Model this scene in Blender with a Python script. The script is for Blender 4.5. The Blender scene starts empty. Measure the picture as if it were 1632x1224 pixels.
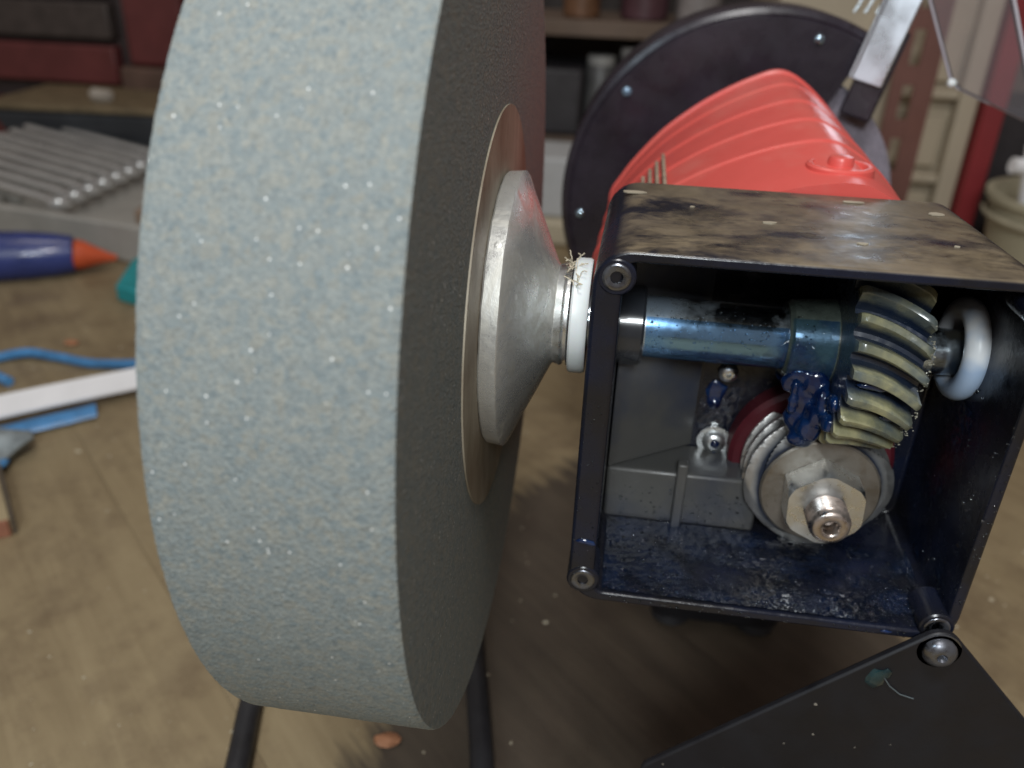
import bpy, bmesh, math, random
from math import sin, cos, pi, radians, sqrt, atan2
from mathutils import Vector, Matrix, noise

random.seed(7)
S = 0.001                      # the scene is written in millimetres
scn = bpy.context.scene
C = scn.collection

# ------------------------------------------------------------------ camera
CAM = (29.112, -198.987, 83.008)
YAW, PIT, ROL, FPX = 0.125, 0.479, 0.038, 1362.3
fw = Vector((-sin(YAW)*cos(PIT), cos(YAW)*cos(PIT), -sin(PIT)))
rt = Vector((cos(YAW), sin(YAW), 0)); up = rt.cross(fw)
r2 = cos(ROL)*rt + sin(ROL)*up
u2 = -sin(ROL)*rt + cos(ROL)*up
cd = bpy.data.cameras.new('camera')
cam = bpy.data.objects.new('camera', cd); C.objects.link(cam)
M = Matrix.Identity(4)
for i in range(3):
    M[i][0] = r2[i]; M[i][1] = u2[i]; M[i][2] = -fw[i]; M[i][3] = CAM[i]*S
cam.matrix_world = M
cd.sensor_width = 36; cd.lens = FPX*36/1632
cd.clip_start = 0.005; cd.clip_end = 20
cd.dof.use_dof = True; cd.dof.focus_distance = 0.185; cd.dof.aperture_fstop = 13
scn.camera = cam

# ------------------------------------------------------------------ light
w = bpy.data.worlds.new('World'); scn.world = w; w.use_nodes = True
bg = w.node_tree.nodes['Background']
bg.inputs[0].default_value = (0.62, 0.53, 0.48, 1); bg.inputs[1].default_value = 0.29

def area(name, loc, target, size, power, col, spread=180):
    l = bpy.data.lights.new(name, 'AREA'); l.shape = 'RECTANGLE'
    l.size = size[0]*S; l.size_y = size[1]*S; l.energy = power; l.color = col
    l.spread = radians(spread)
    o = bpy.data.objects.new(name, l); C.objects.link(o)
    o.location = [c*S for c in loc]
    d = Vector(target)-Vector(loc)
    o.rotation_euler = d.to_track_quat('-Z', 'Y').to_euler()
    return o
area('ceiling_lamp', (30, -270, 640), (20, 20, 0), (120, 120), 2.5, (1.0, 0.985, 0.97))
area('bench_lamp', (36, -600, 395), (20, 0, 0), (150, 150), 3.0, (0.92, 0.98, 1.0))
area('room_fill', (-350, 450, 1500), (-150, 500, -190), (500, 500), 3.2, (1.0, 0.93, 0.84))  # unseen fill added overhead to brighten the background and bench
area('front_fill', (-360, -480, 430), (-20, -20, 0), (160, 160), .7, (0.70, 0.88, 1.0))  # unseen cool fill added at front left for the stone's tread
scn.view_settings.view_transform = 'Standard'
scn.view_settings.look = 'None'
scn.view_settings.exposure = 0.0
scn.view_settings.gamma = 1.0
cy = scn.cycles
cy.max_bounces = 6; cy.diffuse_bounces = 3; cy.glossy_bounces = 3; cy.transmission_bounces = 5; cy.volume_bounces = 0
cy.caustics_reflective = False; cy.caustics_refractive = False; cy.sample_clamp_indirect = 4.0

# ------------------------------------------------------------------ mesh helpers
class MB:
    def __init__(self): self.v = []; self.f = []
    def add(self, vs, fs):
        b = len(self.v); self.v += [tuple(p) for p in vs]
        self.f += [tuple(i+b for i in q) for q in fs]; return self
    def box(self, x0, x1, y0, y1, z0, z1, mat=None):
        vs = [Vector(p) for p in ((x0,y0,z0),(x1,y0,z0),(x1,y1,z0),(x0,y1,z0),(x0,y0,z1),(x1,y0,z1),(x1,y1,z1),(x0,y1,z1))]
        if mat is not None: vs = [mat @ p for p in vs]
        return self.add(vs, [(0,3,2,1),(4,5,6,7),(0,1,5,4),(1,2,6,5),(2,3,7,6),(3,0,4,7)])
    def prism(self, poly, a0, a1, ax='y'):
        n = len(poly)
        def pt(p, a): return {'y': (p[0], a, p[1]), 'x': (a, p[0], p[1]), 'z': (p[0], p[1], a)}[ax]
        vs = [pt(p, a0) for p in poly] + [pt(p, a1) for p in poly]
        fs = [(i, (i+1) % n, (i+1) % n+n, i+n) for i in range(n)]
        return self.add(vs, fs+[tuple(range(n))[::-1], tuple(range(n, 2*n))])
    def lathe(self, prof, c, ax='x', seg=64, closed=False, t0=0, t1=2*pi, cap=True, mat=None):
        """prof: (distance along axis, radius)"""
        full = abs(t1-t0-2*pi) < 1e-6
        n = seg if full else seg+1; m = len(prof); vs = []
        for k in range(n):
            t = t0+(t1-t0)*k/seg; ct, st = cos(t), sin(t)
            for a, r in prof:
                p = {'x': (a, r*ct, r*st), 'y': (r*ct, a, r*st), 'z': (r*ct, r*st, a)}[ax]
                p = Vector(p)
                if mat is not None: p = mat @ p
                vs.append((p[0]+c[0], p[1]+c[1], p[2]+c[2]))
        fs = []
        for k in range(n if full else n-1):
            k2 = (k+1) % n
            for j in range(m if closed else m-1):
                j2 = (j+1) % m
                fs.append((k*m+j, k*m+j2, k2*m+j2, k2*m+j))
        if full and not closed and cap:
            if prof[0][1] > 1e-6: fs.append(tuple(k*m for k in range(n)))
            if prof[-1][1] > 1e-6: fs.append(tuple(k*m+m-1 for k in range(n))[::-1])
        if not full and closed:
            fs.append(tuple(range(m))); fs.append(tuple((n-1)*m+j for j in range(m))[::-1])
        return self.add(vs, fs)
    def tube(self, pts, rad, seg=10, closed=False):
        pts = [Vector(p) for p in pts]; n = len(pts); vs = []; prev = None
        for i, p in enumerate(pts):
            a = pts[max(i-1, 0)]; b = pts[min(i+1, n-1)]; d = (b-a).normalized()
            if prev is None:
                prev = d.orthogonal().normalized()
            u = (prev - d*prev.dot(d)).normalized(); prev = u; v = d.cross(u)
            r = rad[i] if isinstance(rad, (list, tuple)) else rad
            for k in range(seg):
                t = 2*pi*k/seg; vs.append(p+(u*cos(t)+v*sin(t))*r)
        fs = [(i*seg+k, i*seg+(k+1) % seg, (i+1)*seg+(k+1) % seg, (i+1)*seg+k) for i in range(n-1) for k in range(seg)]
        fs += [tuple(range(seg))[::-1], tuple((n-1)*seg+k for k in range(seg))]
        return self.add(vs, fs)
    def loops(self, ls, cap0=True, cap1=True):
        n = len(ls[0]); vs = [p for l in ls for p in l]
        fs = [(i*n+k, i*n+(k+1) % n, (i+1)*n+(k+1) % n, (i+1)*n+k) for i in range(len(ls)-1) for k in range(n)]
        if cap0: fs.append(tuple(range(n))[::-1])
        if cap1: fs.append(tuple((len(ls)-1)*n+k for k in range(n)))
        return self.add(vs, fs)
    def blob(self, c, r, sq=(1, 1, 1), seed=0, rough=.25, sub=2):
        bm = bmesh.new(); bmesh.ops.create_icosphere(bm, subdivisions=sub, radius=1)
        bm.verts.index_update()
        vs = []
        for q in bm.verts:
            k = 1+rough*noise.noise(q.co*1.3+Vector((seed*3.1, seed*1.7, seed)))
            vs.append((c[0]+q.co.x*r*sq[0]*k, c[1]+q.co.y*r*sq[1]*k, c[2]+q.co.z*r*sq[2]*k))
        fs = [tuple(x.index for x in f.verts) for f in bm.faces]; bm.free()
        return self.add(vs, fs)
    def build(self, name, mat, parent=None, smooth=35, bevel=0, base=None, bseg=2):
        """base: origin of the object in mm (world); parents are placed at their own base without rotation"""
        o0 = Vector(base) if base else Vector((0, 0, 0))
        me = bpy.data.meshes.new(name)
        me.from_pydata([((p[0]-o0[0])*S, (p[1]-o0[1])*S, (p[2]-o0[2])*S) for p in self.v], [], self.f)
        me.validate()
        bm = bmesh.new(); bm.from_mesh(me); bmesh.ops.recalc_face_normals(bm, faces=bm.faces); bm.to_mesh(me); bm.free()
        if smooth:
            me.polygons.foreach_set('use_smooth', [True]*len(me.polygons))
            me.set_sharp_from_angle(angle=radians(smooth))
        me.materials.append(mat)
        o = bpy.data.objects.new(name, me); C.objects.link(o)
        o.location = o0*S
        if parent is not None:
            o.parent = parent
            o.location = (o0 - Vector(WORLD[parent.name]))*S
        WORLD[o.name] = tuple(o0)
        if bevel:
            b = o.modifiers.new('bevel', 'BEVEL'); b.width = bevel*S; b.segments = bseg
            b.limit_method = 'ANGLE'; b.angle_limit = radians(40)
        return o
WORLD = {}
def empty(name, loc):
    o = bpy.data.objects.new(name, None); C.objects.link(o); o.location = [c*S for c in loc]
    o.empty_display_size = .01; WORLD[o.name] = tuple(loc); return o
def tag(o, label=None, cat=None, group=None, kind=None):
    if label: o['label'] = label
    if cat: o['category'] = cat
    if group: o['group'] = group
    if kind: o['kind'] = kind
    return o
def rrect(x0, x1, z0, z1, r, n=8):
    pts = []
    for cx, cz, a in ((x1-r, z1-r, 0), (x0+r, z1-r, 90), (x0+r, z0+r, 180), (x1-r, z0+r, 270)):
        for k in range(n+1):
            t = radians(a+90*k/n); pts.append((cx+r*cos(t), cz+r*sin(t)))
    return pts
def spline(pts, k=6, closed=True):
    n = len(pts); out = []
    for i in range(n if closed else n-1):
        g = (lambda j: pts[j % n]) if closed else (lambda j: pts[min(max(j, 0), n-1)])
        p0, p1, p2, p3 = g(i-1), g(i), g(i+1), g(i+2)
        for s in range(k):
            t = s/k
            out.append(tuple(.5*((2*b)+(-a+c)*t+(2*a-5*b+4*c-d)*t*t+(-a+3*b-3*c+d)*t**3) for a, b, c, d in zip(p0, p1, p2, p3)))
    if not closed: out.append(tuple(pts[-1]))
    return out

# ------------------------------------------------------------------ materials
class Mat:
    def __init__(self, name):
        self.m = bpy.data.materials.new(name); self.m.use_nodes = True
        self.t = self.m.node_tree; self.n = self.t.nodes; self.b = self.n['Principled BSDF']
        self.tc = self.n.new('ShaderNodeTexCoord')
    def link(self, a, b): self.t.links.new(a, b)
    def map(self, scale=(1, 1, 1), rot=(0, 0, 0), src='Object'):
        mp = self.n.new('ShaderNodeMapping'); mp.inputs['Scale'].default_value = scale; mp.inputs['Rotation'].default_value = rot
        self.link(self.tc.outputs[src], mp.inputs[0]); return mp.outputs[0]
    def noise(self, scale, detail=4, rough=.55, vec=None, dist=0):
        q = self.n.new('ShaderNodeTexNoise'); q.inputs['Scale'].default_value = scale; q.inputs['Detail'].default_value = detail
        q.inputs['Roughness'].default_value = rough; q.inputs['Distortion'].default_value = dist
        self.link(vec or self.tc.outputs['Object'], q.inputs['Vector']); return q.outputs['Fac']
    def voro(self, scale, feature='F1', out='Color', vec=None):
        q = self.n.new('ShaderNodeTexVoronoi'); q.feature = feature; q.inputs['Scale'].default_value = scale
        self.link(vec or self.tc.outputs['Object'], q.inputs['Vector']); return q.outputs[out]
    def ramp(self, fac, stops):
        q = self.n.new('ShaderNodeValToRGB'); self.link(fac, q.inputs[0]); e = q.color_ramp.elements
        while len(e) < len(stops): e.new(.5)
        for el, (p, c) in zip(e, stops):
            el.position = p; el.color = (c, c, c, 1) if isinstance(c, (int, float)) else (*c, 1)
        return q.outputs[0]
    def mix(self, fac, a, b, mode='MIX'):
        q = self.n.new('ShaderNodeMix'); q.data_type = 'RGBA'; q.blend_type = mode
        for i, x in ((0, fac), (6, a), (7, b)):
            s = q.inputs[i]
            if isinstance(x, (int, float)): s.default_value = x if i == 0 else (x, x, x, 1)
            elif isinstance(x, tuple): s.default_value = (*x, 1)
            else: self.link(x, s)
        return q.outputs[2]
    def math(self, op, a, b=0.0):
        q = self.n.new('ShaderNodeMath'); q.operation = op
        for s, x in ((q.inputs[0], a), (q.inputs[1], b)):
            if isinstance(x, (int, float)): s.default_value = x
            else: self.link(x, s)
        return q.outputs[0]
    def set(self, **k):
        for key, x in k.items():
            s = self.b.inputs[{'col': 'Base Color', 'rough': 'Roughness', 'metal': 'Metallic', 'coat': 'Coat Weight', 'coatr': 'Coat Roughness', 'trans': 'Transmission Weight', 'ior': 'IOR', 'spec': 'Specular IOR Level', 'alpha': 'Alpha', 'sss': 'Subsurface Weight', 'sheen': 'Sheen Weight'}[key]]
            if isinstance(x, (int, float)): s.default_value = x
            elif isinstance(x, tuple): s.default_value = (*x, 1)
            else: self.link(x, s)
        return self
    def bump(self, h, strength=.3, dist=.001):
        q = self.n.new('ShaderNodeBump'); q.inputs['Strength'].default_value = strength; q.inputs['Distance'].default_value = dist
        self.link(h, q.inputs['Height']); self.link(q.outputs[0], self.b.inputs['Normal']); return self
    def upmask(self, lo=.5, hi=.8):
        g = self.n.new('ShaderNodeNewGeometry'); s = self.n.new('ShaderNodeSeparateXYZ'); self.link(g.outputs['Normal'], s.inputs[0])
        return self.ramp(s.outputs['Z'], [(lo, 0.0), (hi, 1.0)])
def simple(name, col, rough=.5, metal=0, var=.25, scale=60, bump=0.0, **k):
    m = Mat(name); f = m.noise(scale, 5, .6)
    lo = tuple(c*(1-var) for c in col); hi = tuple(min(1, c*(1+var)) for c in col)
    m.set(col=m.ramp(f, [(.3, lo), (.7, hi)]), metal=metal, **k)
    m.set(rough=m.ramp(m.noise(scale*2.3, 3), [(.3, max(0.02, rough*.75)), (.7, min(1, rough*1.25))]))
    if bump: m.bump(m.noise(scale*6, 3), bump, .0005)
    return m.m

# grinding stone: coarse grit, blue-grey with tan and pale grains and rare near-white cells painted in as glints
m = Mat('grit_stone')
cell = m.voro(1700); cell2 = m.voro(720)
big = m.noise(330, 4, .7); mid = m.noise(700, 4, .7)
g1 = m.ramp(m.math('MULTIPLY', cell, 1.0), [(.05, (.20, .215, .22)), (.35, (.30, .335, .345)), (.65, (.40, .42, .41)), (.95, (.54, .54, .50))])
g2 = m.ramp(cell2, [(.1, (.22, .27, .30)), (.5, (.35, .36, .35)), (.85, (.44, .38, .30))])
base = m.mix(.5, g1, g2)
base = m.mix(.2, base, m.ramp(mid, [(.35, (.17, .21, .23)), (.5, (.35, .37, .365)), (.65, (.56, .53, .46))]))
base = m.mix(.14, base, m.ramp(big, [(.36, (.25, .31, .33)), (.5, (.36, .37, .36)), (.64, (.44, .41, .36))]))
sp = m.voro(1500, 'F1', 'Color'); spk = m.ramp(sp, [(.905, 0.0), (.915, 1.0)])
dd = m.ramp(m.voro(1500, 'F1', 'Distance'), [(.25, 1.0), (.40, 0.0)])
spk = m.math('MULTIPLY', spk, dd)
base = m.mix(1.0, base, (.62, .66, .665), 'MULTIPLY')
m.set(col=m.mix(m.math('MULTIPLY', spk, .8), base, (.92, .93, .92)), rough=m.ramp(spk, [(0, .85), (1, .12)]), spec=.35)
m.bump(m.math('ADD', m.voro(1500, 'F1', 'Distance'), m.math('MULTIPLY', m.noise(900, 3), .8)), .34, .0005)
STONE = m.m

m = Mat('label_paper')
v = m.map((1, 1, 1)); st = m.noise(60, 6, .65, m.map((3, 1.2, .35)))
col = m.ramp(st, [(.3, (.21, .18, .13)), (.5, (.36, .32, .245)), (.75, (.50, .46, .37))])
stain = m.ramp(m.noise(45, 4, .6), [(.42, 0.0), (.62, 1.0)])
m.set(col=m.mix(m.math('MULTIPLY', stain, .55), col, (.17, .12, .08)), rough=.55, spec=.4)
m.bump(m.noise(300, 4), .12, .0004); PAPER = m.m

def metal(name, col, rough=.3, dirt=(.16, .14, .11), amount=.5, scale=70, brush=None, lo=.45, hi=.65, bmp=.06):
    m = Mat(name); d = m.ramp(m.noise(scale, 6, .65), [(lo, 0.0), (hi, 1.0)])
    d = m.math('MULTIPLY', d, amount)
    vec = m.map(brush) if brush else None
    m.set(col=m.mix(d, col, dirt), metal=m.math('SUBTRACT', 1.0, m.math('MULTIPLY', d, .8)))
    fine = m.noise(500, 3, .6, vec)
    m.set(rough=m.math('ADD', m.ramp(fine, [(.3, rough*.7), (.7, rough*1.3)]), m.math('MULTIPLY', d, .3)))
    m.bump(fine, bmp, .0003); return m.m
m = Mat('cast_flange_metal')
scf = m.ramp(m.noise(55, 7, .75, None, 1.2), [(.44, 0.0), (.6, 1.0)]); fine = m.noise(420, 5, .75)
pit = m.ramp(m.voro(260, 'F1', 'Distance'), [(.10, 1.0), (.22, 0.0)]); pit = m.math('MULTIPLY', pit, m.ramp(m.noise(60, 3), [(.48, 0.0), (.58, 1.0)]))
fc = m.mix(m.math('MULTIPLY', scf, .6), (.78, .79, .77), (.48, .46, .40))
m.set(col=m.mix(m.math('MULTIPLY', pit, .5), fc, (.85, .85, .82)), metal=.72, rough=m.ramp(m.math('ADD', m.math('MULTIPLY', fine, .5), m.math('MULTIPLY', scf, .5)), [(.25, .26), (.8, .55)]))
m.bump(m.math('ADD', fine, m.math('MULTIPLY', pit, .6)), .22, .0004); CASTAL = m.m
STEEL = metal('oily_steel', (.50, .64, .76), .10, (.03, .12, .24), .55, 45)
DARKSTEEL = metal('dark_steel', (.22, .23, .26), .25, (.03, .03, .04), .6, 200)
WORMSTEEL = metal('machined_steel', (.56, .56, .54), .42, (.20, .16, .12), .6, 80)
ZINC = metal('zinc_plated', (.84, .87, .88), .3, (.55, .55, .54), .25, 120)
CHROME = simple('chrome', (.72, .78, .86), .32, 1, .04, 30)
WRENCH = simple('wrench_chrome', (.72, .72, .71), .22, .55, .1, 40)
COPPERY = metal('stud_steel', (.56, .50, .46), .28, (.28, .17, .12), .6, 160)
m = Mat('gear_resin')
gf = m.ramp(m.noise(70, 4, .6), [(.42, 0.0), (.60, 1.0)])
m.set(col=m.mix(m.math('MULTIPLY', gf, .75), m.ramp(m.noise(160, 5, .65), [(.3, (.17, .17, .10)), (.7, (.36, .34, .19))]), (.045, .075, .11)), rough=m.ramp(m.noise(300, 3), [(.3, .18), (.7, .4)]), coat=.5, coatr=.1)
sx = m.n.new('ShaderNodeSeparateXYZ'); m.link(m.tc.outputs['Object'], sx.inputs[0])
rr_ = m.math('SQRT', m.math('ADD', m.math('MULTIPLY', sx.outputs['Y'], sx.outputs['Y']), m.math('MULTIPLY', sx.outputs['Z'], sx.outputs['Z'])))
rr_ = m.math('ADD', rr_, m.math('MULTIPLY', m.noise(90, 4, .6), .004))
root = m.ramp(m.math('MULTIPLY', rr_, 20.0), [(.475, 1.0), (.515, 0.0)])      # grease packed into the roots of the teeth
prev = m.b.inputs['Base Color'].links[0].from_socket
m.set(col=m.mix(m.math('MULTIPLY', root, .92), prev, (.006, .016, .045)))
m.bump(m.noise(500, 3), .15, .0004); GEAR = m.m
GHUB = simple('greasy_hub', (.06, .075, .065), .3, 0, .5, 150, .1, coat=.5)

# black enamel with grime: interior of the gearbox carries a film of blue grease
m = Mat('black_enamel_housing')
film = m.ramp(m.noise(38, 4, .6), [(.40, 0.0), (.66, 1.0)])
body = m.mix(m.math('MULTIPLY', film, .7), (.010, .010, .013), (.007, .012, .034))
dustn = m.noise(34, 6, .62, m.map((.55, 1.25, 1)), .6); dustn2 = m.noise(170, 4, .6)
dm = m.ramp(m.math('ADD', m.math('MULTIPLY', dustn, .8), m.math('MULTIPLY', dustn2, .2)), [(.425, 0.0), (.53, 1.0)])
dcol = m.ramp(m.noise(90, 4, .6), [(.3, (.22, .165, .095)), (.7, (.58, .45, .27))])
g = m.n.new('ShaderNodeTexCoord'); sz = m.n.new('ShaderNodeSeparateXYZ'); m.link(g.outputs['Object'], sz.inputs[0])
outer = m.ramp(sz.outputs['Z'], [(.0905, 0.0), (.091, 1.0)])       # only the outside top of the casting carries sawdust
dm = m.math('MULTIPLY', m.math('MULTIPLY', dm, m.upmask(.35, .75)), outer)
m.set(col=m.mix(dm, body, dcol))
m.set(rough=m.math('ADD', m.ramp(m.noise(220, 4), [(.3, .14), (.7, .34)]), m.math('MULTIPLY', dm, .5)))
m.bump(m.math('ADD', m.noise(700, 3), m.math('MULTIPLY', dm, .3)), .12, .0004); HOUSING = m.m
m = Mat('casting_inside')
film = m.ramp(m.noise(30, 4, .6), [(.45, 0.0), (.7, 1.0)])
m.set(col=m.mix(m.math('MULTIPLY', film, .8), (.085, .085, .082), (.02, .032, .07)), rough=m.ramp(m.noise(200, 4), [(.3, .28), (.7, .5)]), spec=.6)
m.bump(m.noise(900, 3), .1, .0003); INSIDE = m.m
COVER = simple('black_cover', (.007, .007, .010), .55, 0, .3, 40, .08)
m = Mat('red_paint')
ds = m.math('MULTIPLY', m.ramp(m.noise(30, 6, .65), [(.5, 0.0), (.75, 1.0)]), .35)
m.set(col=m.mix(ds, (.66, .095, .080), (.50, .23, .18)), rough=m.math('ADD', m.ramp(m.noise(100, 3), [(.3, .30), (.7, .44)]), m.math('MULTIPLY', ds, .7)), coat=.2, coatr=.25)
m.bump(m.noise(500, 2), .05, .0003); RED = m.m
GUARD = simple('guard_black', (.022, .018, .026), .28, 0, .4, 50, .05)
SEAL = simple('red_seal', (.085, .009, .016), .5, 0, .3, 60)
NYLON = simple('white_nylon', (.80, .82, .82), .38, 0, .06, 80, 0.03, sss=.1)
m = Mat('bearing_nylon')
bl = m.ramp(m.noise(55, 3, .5), [(.5, 0.0), (.62, 1.0)])
m.set(col=m.mix(m.math('MULTIPLY', bl, .6), (.80, .83, .86), (.14, .34, .66)), rough=.35); BEARING = m.m
GREY_STONE = simple('dry_stone', (.22, .20, .24), .9, 0, .3, 900, .4)
m = Mat('blue_grease'); f = m.noise(220, 3)
m.set(col=m.ramp(f, [(.35, (.0016, .006, .036)), (.7, (.005, .026, .095))]), rough=.12, coat=1.0, coatr=.03)
m.bump(m.noise(500, 3), .15, .0006); GREASE = m.m
m = Mat('wet_film'); m.set(col=m.ramp(m.noise(120, 3), [(.35, (.003, .005, .011)), (.7, (.005, .012, .034))]), rough=.07, coat=1.0, coatr=.03); m.bump(m.noise(900, 3), 1.0, .0008); FILM = m.m
def cut_film(lo, hi, sc):
    # the film thins out to nothing where it has run off
    tp = m.n.new('ShaderNodeBsdfTransparent'); mx = m.n.new('ShaderNodeMixShader')
    m.link(m.ramp(m.noise(sc, 5, .65), [(lo, 0.0), (hi, 1.0)]), mx.inputs[0]); m.link(tp.outputs[0], mx.inputs[1]); m.link(m.b.outputs[0], mx.inputs[2])
    m.link(mx.outputs[0], m.n['Material Output'].inputs[0])
cut_film(.36, .5, 60)
m = Mat('wet_film_sparse'); m.set(col=m.ramp(m.noise(120, 3), [(.35, (.003, .005, .011)), (.7, (.005, .012, .034))]), rough=.07, coat=1.0, coatr=.03); m.bump(m.noise(900, 3), 1.0, .0008); FILM2 = m.m
cut_film(.5, .62, 50)
m = Mat('thin_grease')
f = m.noise(160, 3); m.set(col=m.ramp(f, [(.35, (.004, .015, .08)), (.7, (.01, .05, .17))]), rough=.06, coat=1.0, coatr=.02); m.bump(m.noise(800, 3), .4, .0006)
tp = m.n.new('ShaderNodeBsdfTransparent'); tp.inputs[0].default_value = (.62, .80, .98, 1); mx = m.n.new('ShaderNodeMixShader')
sz_ = m.n.new('ShaderNodeSeparateXYZ'); m.link(m.tc.outputs['Object'], sz_.inputs[0])
th_ = m.math('ADD', m.noise(120, 4, .6), m.math('ADD', m.math('MULTIPLY', sz_.outputs['Z'], -22.0), m.math('MULTIPLY', m.math('SUBTRACT', sz_.outputs['X'], .06), 9.0)))
m.link(m.ramp(th_, [(.56, .0), (1.05, .8)]), mx.inputs[0]); m.link(tp.outputs[0], mx.inputs[1]); m.link(m.b.outputs[0], mx.inputs[2])
m.link(mx.outputs[0], m.n['Material Output'].inputs[0]); THIN = m.m
m = Mat('clear_droplets'); m.set(col=(.80, .90, 1.0), rough=.03, trans=1.0, ior=1.47, coat=.5, coatr=.02); DROP = m.m
m = Mat('clear_acrylic'); m.set(col=(.90, .87, .93), rough=.05, trans=.93, ior=1.2, spec=.6); ACRYL = m.m
m = Mat('acrylic_edge_glow'); m.set(col=(.75, .74, .82), rough=.25, trans=.35); ACEDGE = m.m  # pale frosted colour stands in for light glowing along the shield's edges
BLACKRUB = simple('black_rubber', (.018, .018, .021), .5, 0, .3, 60)

# bench timber, old and oily
m = Mat('bench_timber')
vec = m.map((1, 1, 1)); gr = m.noise(22, 8, .68, m.map((.18, 2.6, 1), (0, 0, 0)), .5)
patch = m.noise(9, 6, .65); dark = m.noise(17, 6, .7)
col = m.ramp(gr, [(.3, (.205, .152, .083)), (.5, (.26, .198, .112)), (.7, (.32, .250, .146))])
col = m.mix(m.math('MULTIPLY', m.ramp(dark, [(.46, 0.0), (.66, 1.0)]), .7), col, (.12, .08, .048))
col = m.mix(m.math('MULTIPLY', m.ramp(patch, [(.45, 0.0), (.7, 1.0)]), .5), col, (.35, .28, .165))
fl = m.ramp(m.voro(160, 'F1', 'Distance'), [(.05, 1.0), (.09, 0.0)])
col = m.mix(m.math('MULTIPLY', fl, .35), col, (.45, .40, .30))
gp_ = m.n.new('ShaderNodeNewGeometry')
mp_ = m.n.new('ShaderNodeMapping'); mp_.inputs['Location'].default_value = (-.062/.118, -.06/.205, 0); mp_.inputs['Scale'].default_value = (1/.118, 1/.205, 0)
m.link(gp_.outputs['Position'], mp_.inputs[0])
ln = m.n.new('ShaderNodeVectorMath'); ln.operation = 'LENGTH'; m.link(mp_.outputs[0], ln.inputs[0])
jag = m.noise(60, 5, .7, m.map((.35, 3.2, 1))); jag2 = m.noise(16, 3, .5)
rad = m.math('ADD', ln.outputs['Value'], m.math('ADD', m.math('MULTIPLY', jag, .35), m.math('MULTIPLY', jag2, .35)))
stain_shade = m.ramp(m.math('MULTIPLY', rad, .5), [(.62, 1.0), (.68, 0.0)])  # oily stain, also painted in as the shade under the machine
col = m.mix(m.math('MULTIPLY', stain_shade, .88), col, m.ramp(gr, [(.3, (.028, .021, .018)), (.7, (.062, .046, .036))]))
m.set(col=col, rough=m.ramp(dark, [(.35, .75), (.7, .42)])); m.bump(m.math('ADD', gr, m.math('MULTIPLY', m.noise(120, 4), .4)), .3, .0012)
BENCH = m.m
CARD = simple('pale_board', (.34, .27, .16), .8, 0, .15, 30, .1)
REDPLY = simple('red_edge', (.30, .13, .08), .7, 0, .2, 60)

# ------------------------------------------------------------------ setting: bench top and back wall
TZ = -193.0
bench = empty('workbench', (0, 0, TZ)); tag(bench, kind='structure')
DIR = Vector((1, -1, 0)).normalized(); NRM = Vector((1, 1, 0)).normalized()
ang = atan2(DIR.y, DIR.x)
edges = [-596, -416, -236, -56, 124, 304, 484, 664, 844]
for i in range(len(edges)-1):
    a, b = edges[i]+.06, edges[i+1]-.06
    mb = MB(); wdt = b-a
    zj = (0, -.15, .0, 0, -.15, -.1, 0, -.1)[i]
    mb.box(-1150, 1150, -wdt/2, wdt/2, -28+zj, zj)
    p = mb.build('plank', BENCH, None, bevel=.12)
    p.parent = bench; ctr = NRM*((a+b)/2) - DIR*260
    p.location = (ctr.x*S, ctr.y*S, 0); p.rotation_euler = (0, 0, ang)
mb = MB().box(-1500, 1400, 1300, 1320, -900, 700)
tag(mb.build('wall', simple('dark_wall', (.16, .125, .10), .8, 0, .35, 3)), kind='structure')

# ------------------------------------------------------------------ the grinder
G = empty('bench_grinder', (60, 60, TZ))
tag(G, 'bench grinder with a large grey stone wheel, open black gearbox and red motor', 'grinder')

# --- stone wheel
R, W = 100.0, 39.0
prof = []
nx = 46
for k in range(nx+1): prof.append((-W+W*k/nx, R))
rings = [R]
prof_all = [(-W, 8.0), (-W, 60.0), (-W, 92.0)] + prof + [(0, 95.0), (0, 80.0), (0, 60.0), (0, 40.0), (0, 8.0)]
mb = MB().lathe(prof_all, (0, 0, 0), 'x', 1000, closed=True)
vv = []
for p in mb.v:
    r = sqrt(p[1]**2+p[2]**2)
    q = Vector(p)+Vector((.37, .41, .53))
    if r > 99.5:
        k = noise.noise(q*1.3)*.07 + noise.noise(q*.25)*.06
        e = min(p[0]+W, -p[0])
        if e < .05: k -= .3+.25*abs(noise.noise(q*1.9))
        s = (r+k)/r; vv.append((p[0]+(noise.noise(q*2.1)*.07 if e < .05 else 0), p[1]*s, p[2]*s))
    else: vv.append(p)
mb.v = vv
wheel = mb.build('grinding_wheel', STONE, G, smooth=38); wheel['label'] = 'large coarse blue-grey stone wheel'
lab = MB().lathe([(.05, 20), (.05, 49.4), (.45, 49.4), (.45, 20)], (0, 0, 0), 'x', 128, closed=True).build('paper_label', PAPER, wheel)
lab['label'] = 'stained brown paper disc on the side of the stone'

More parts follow.
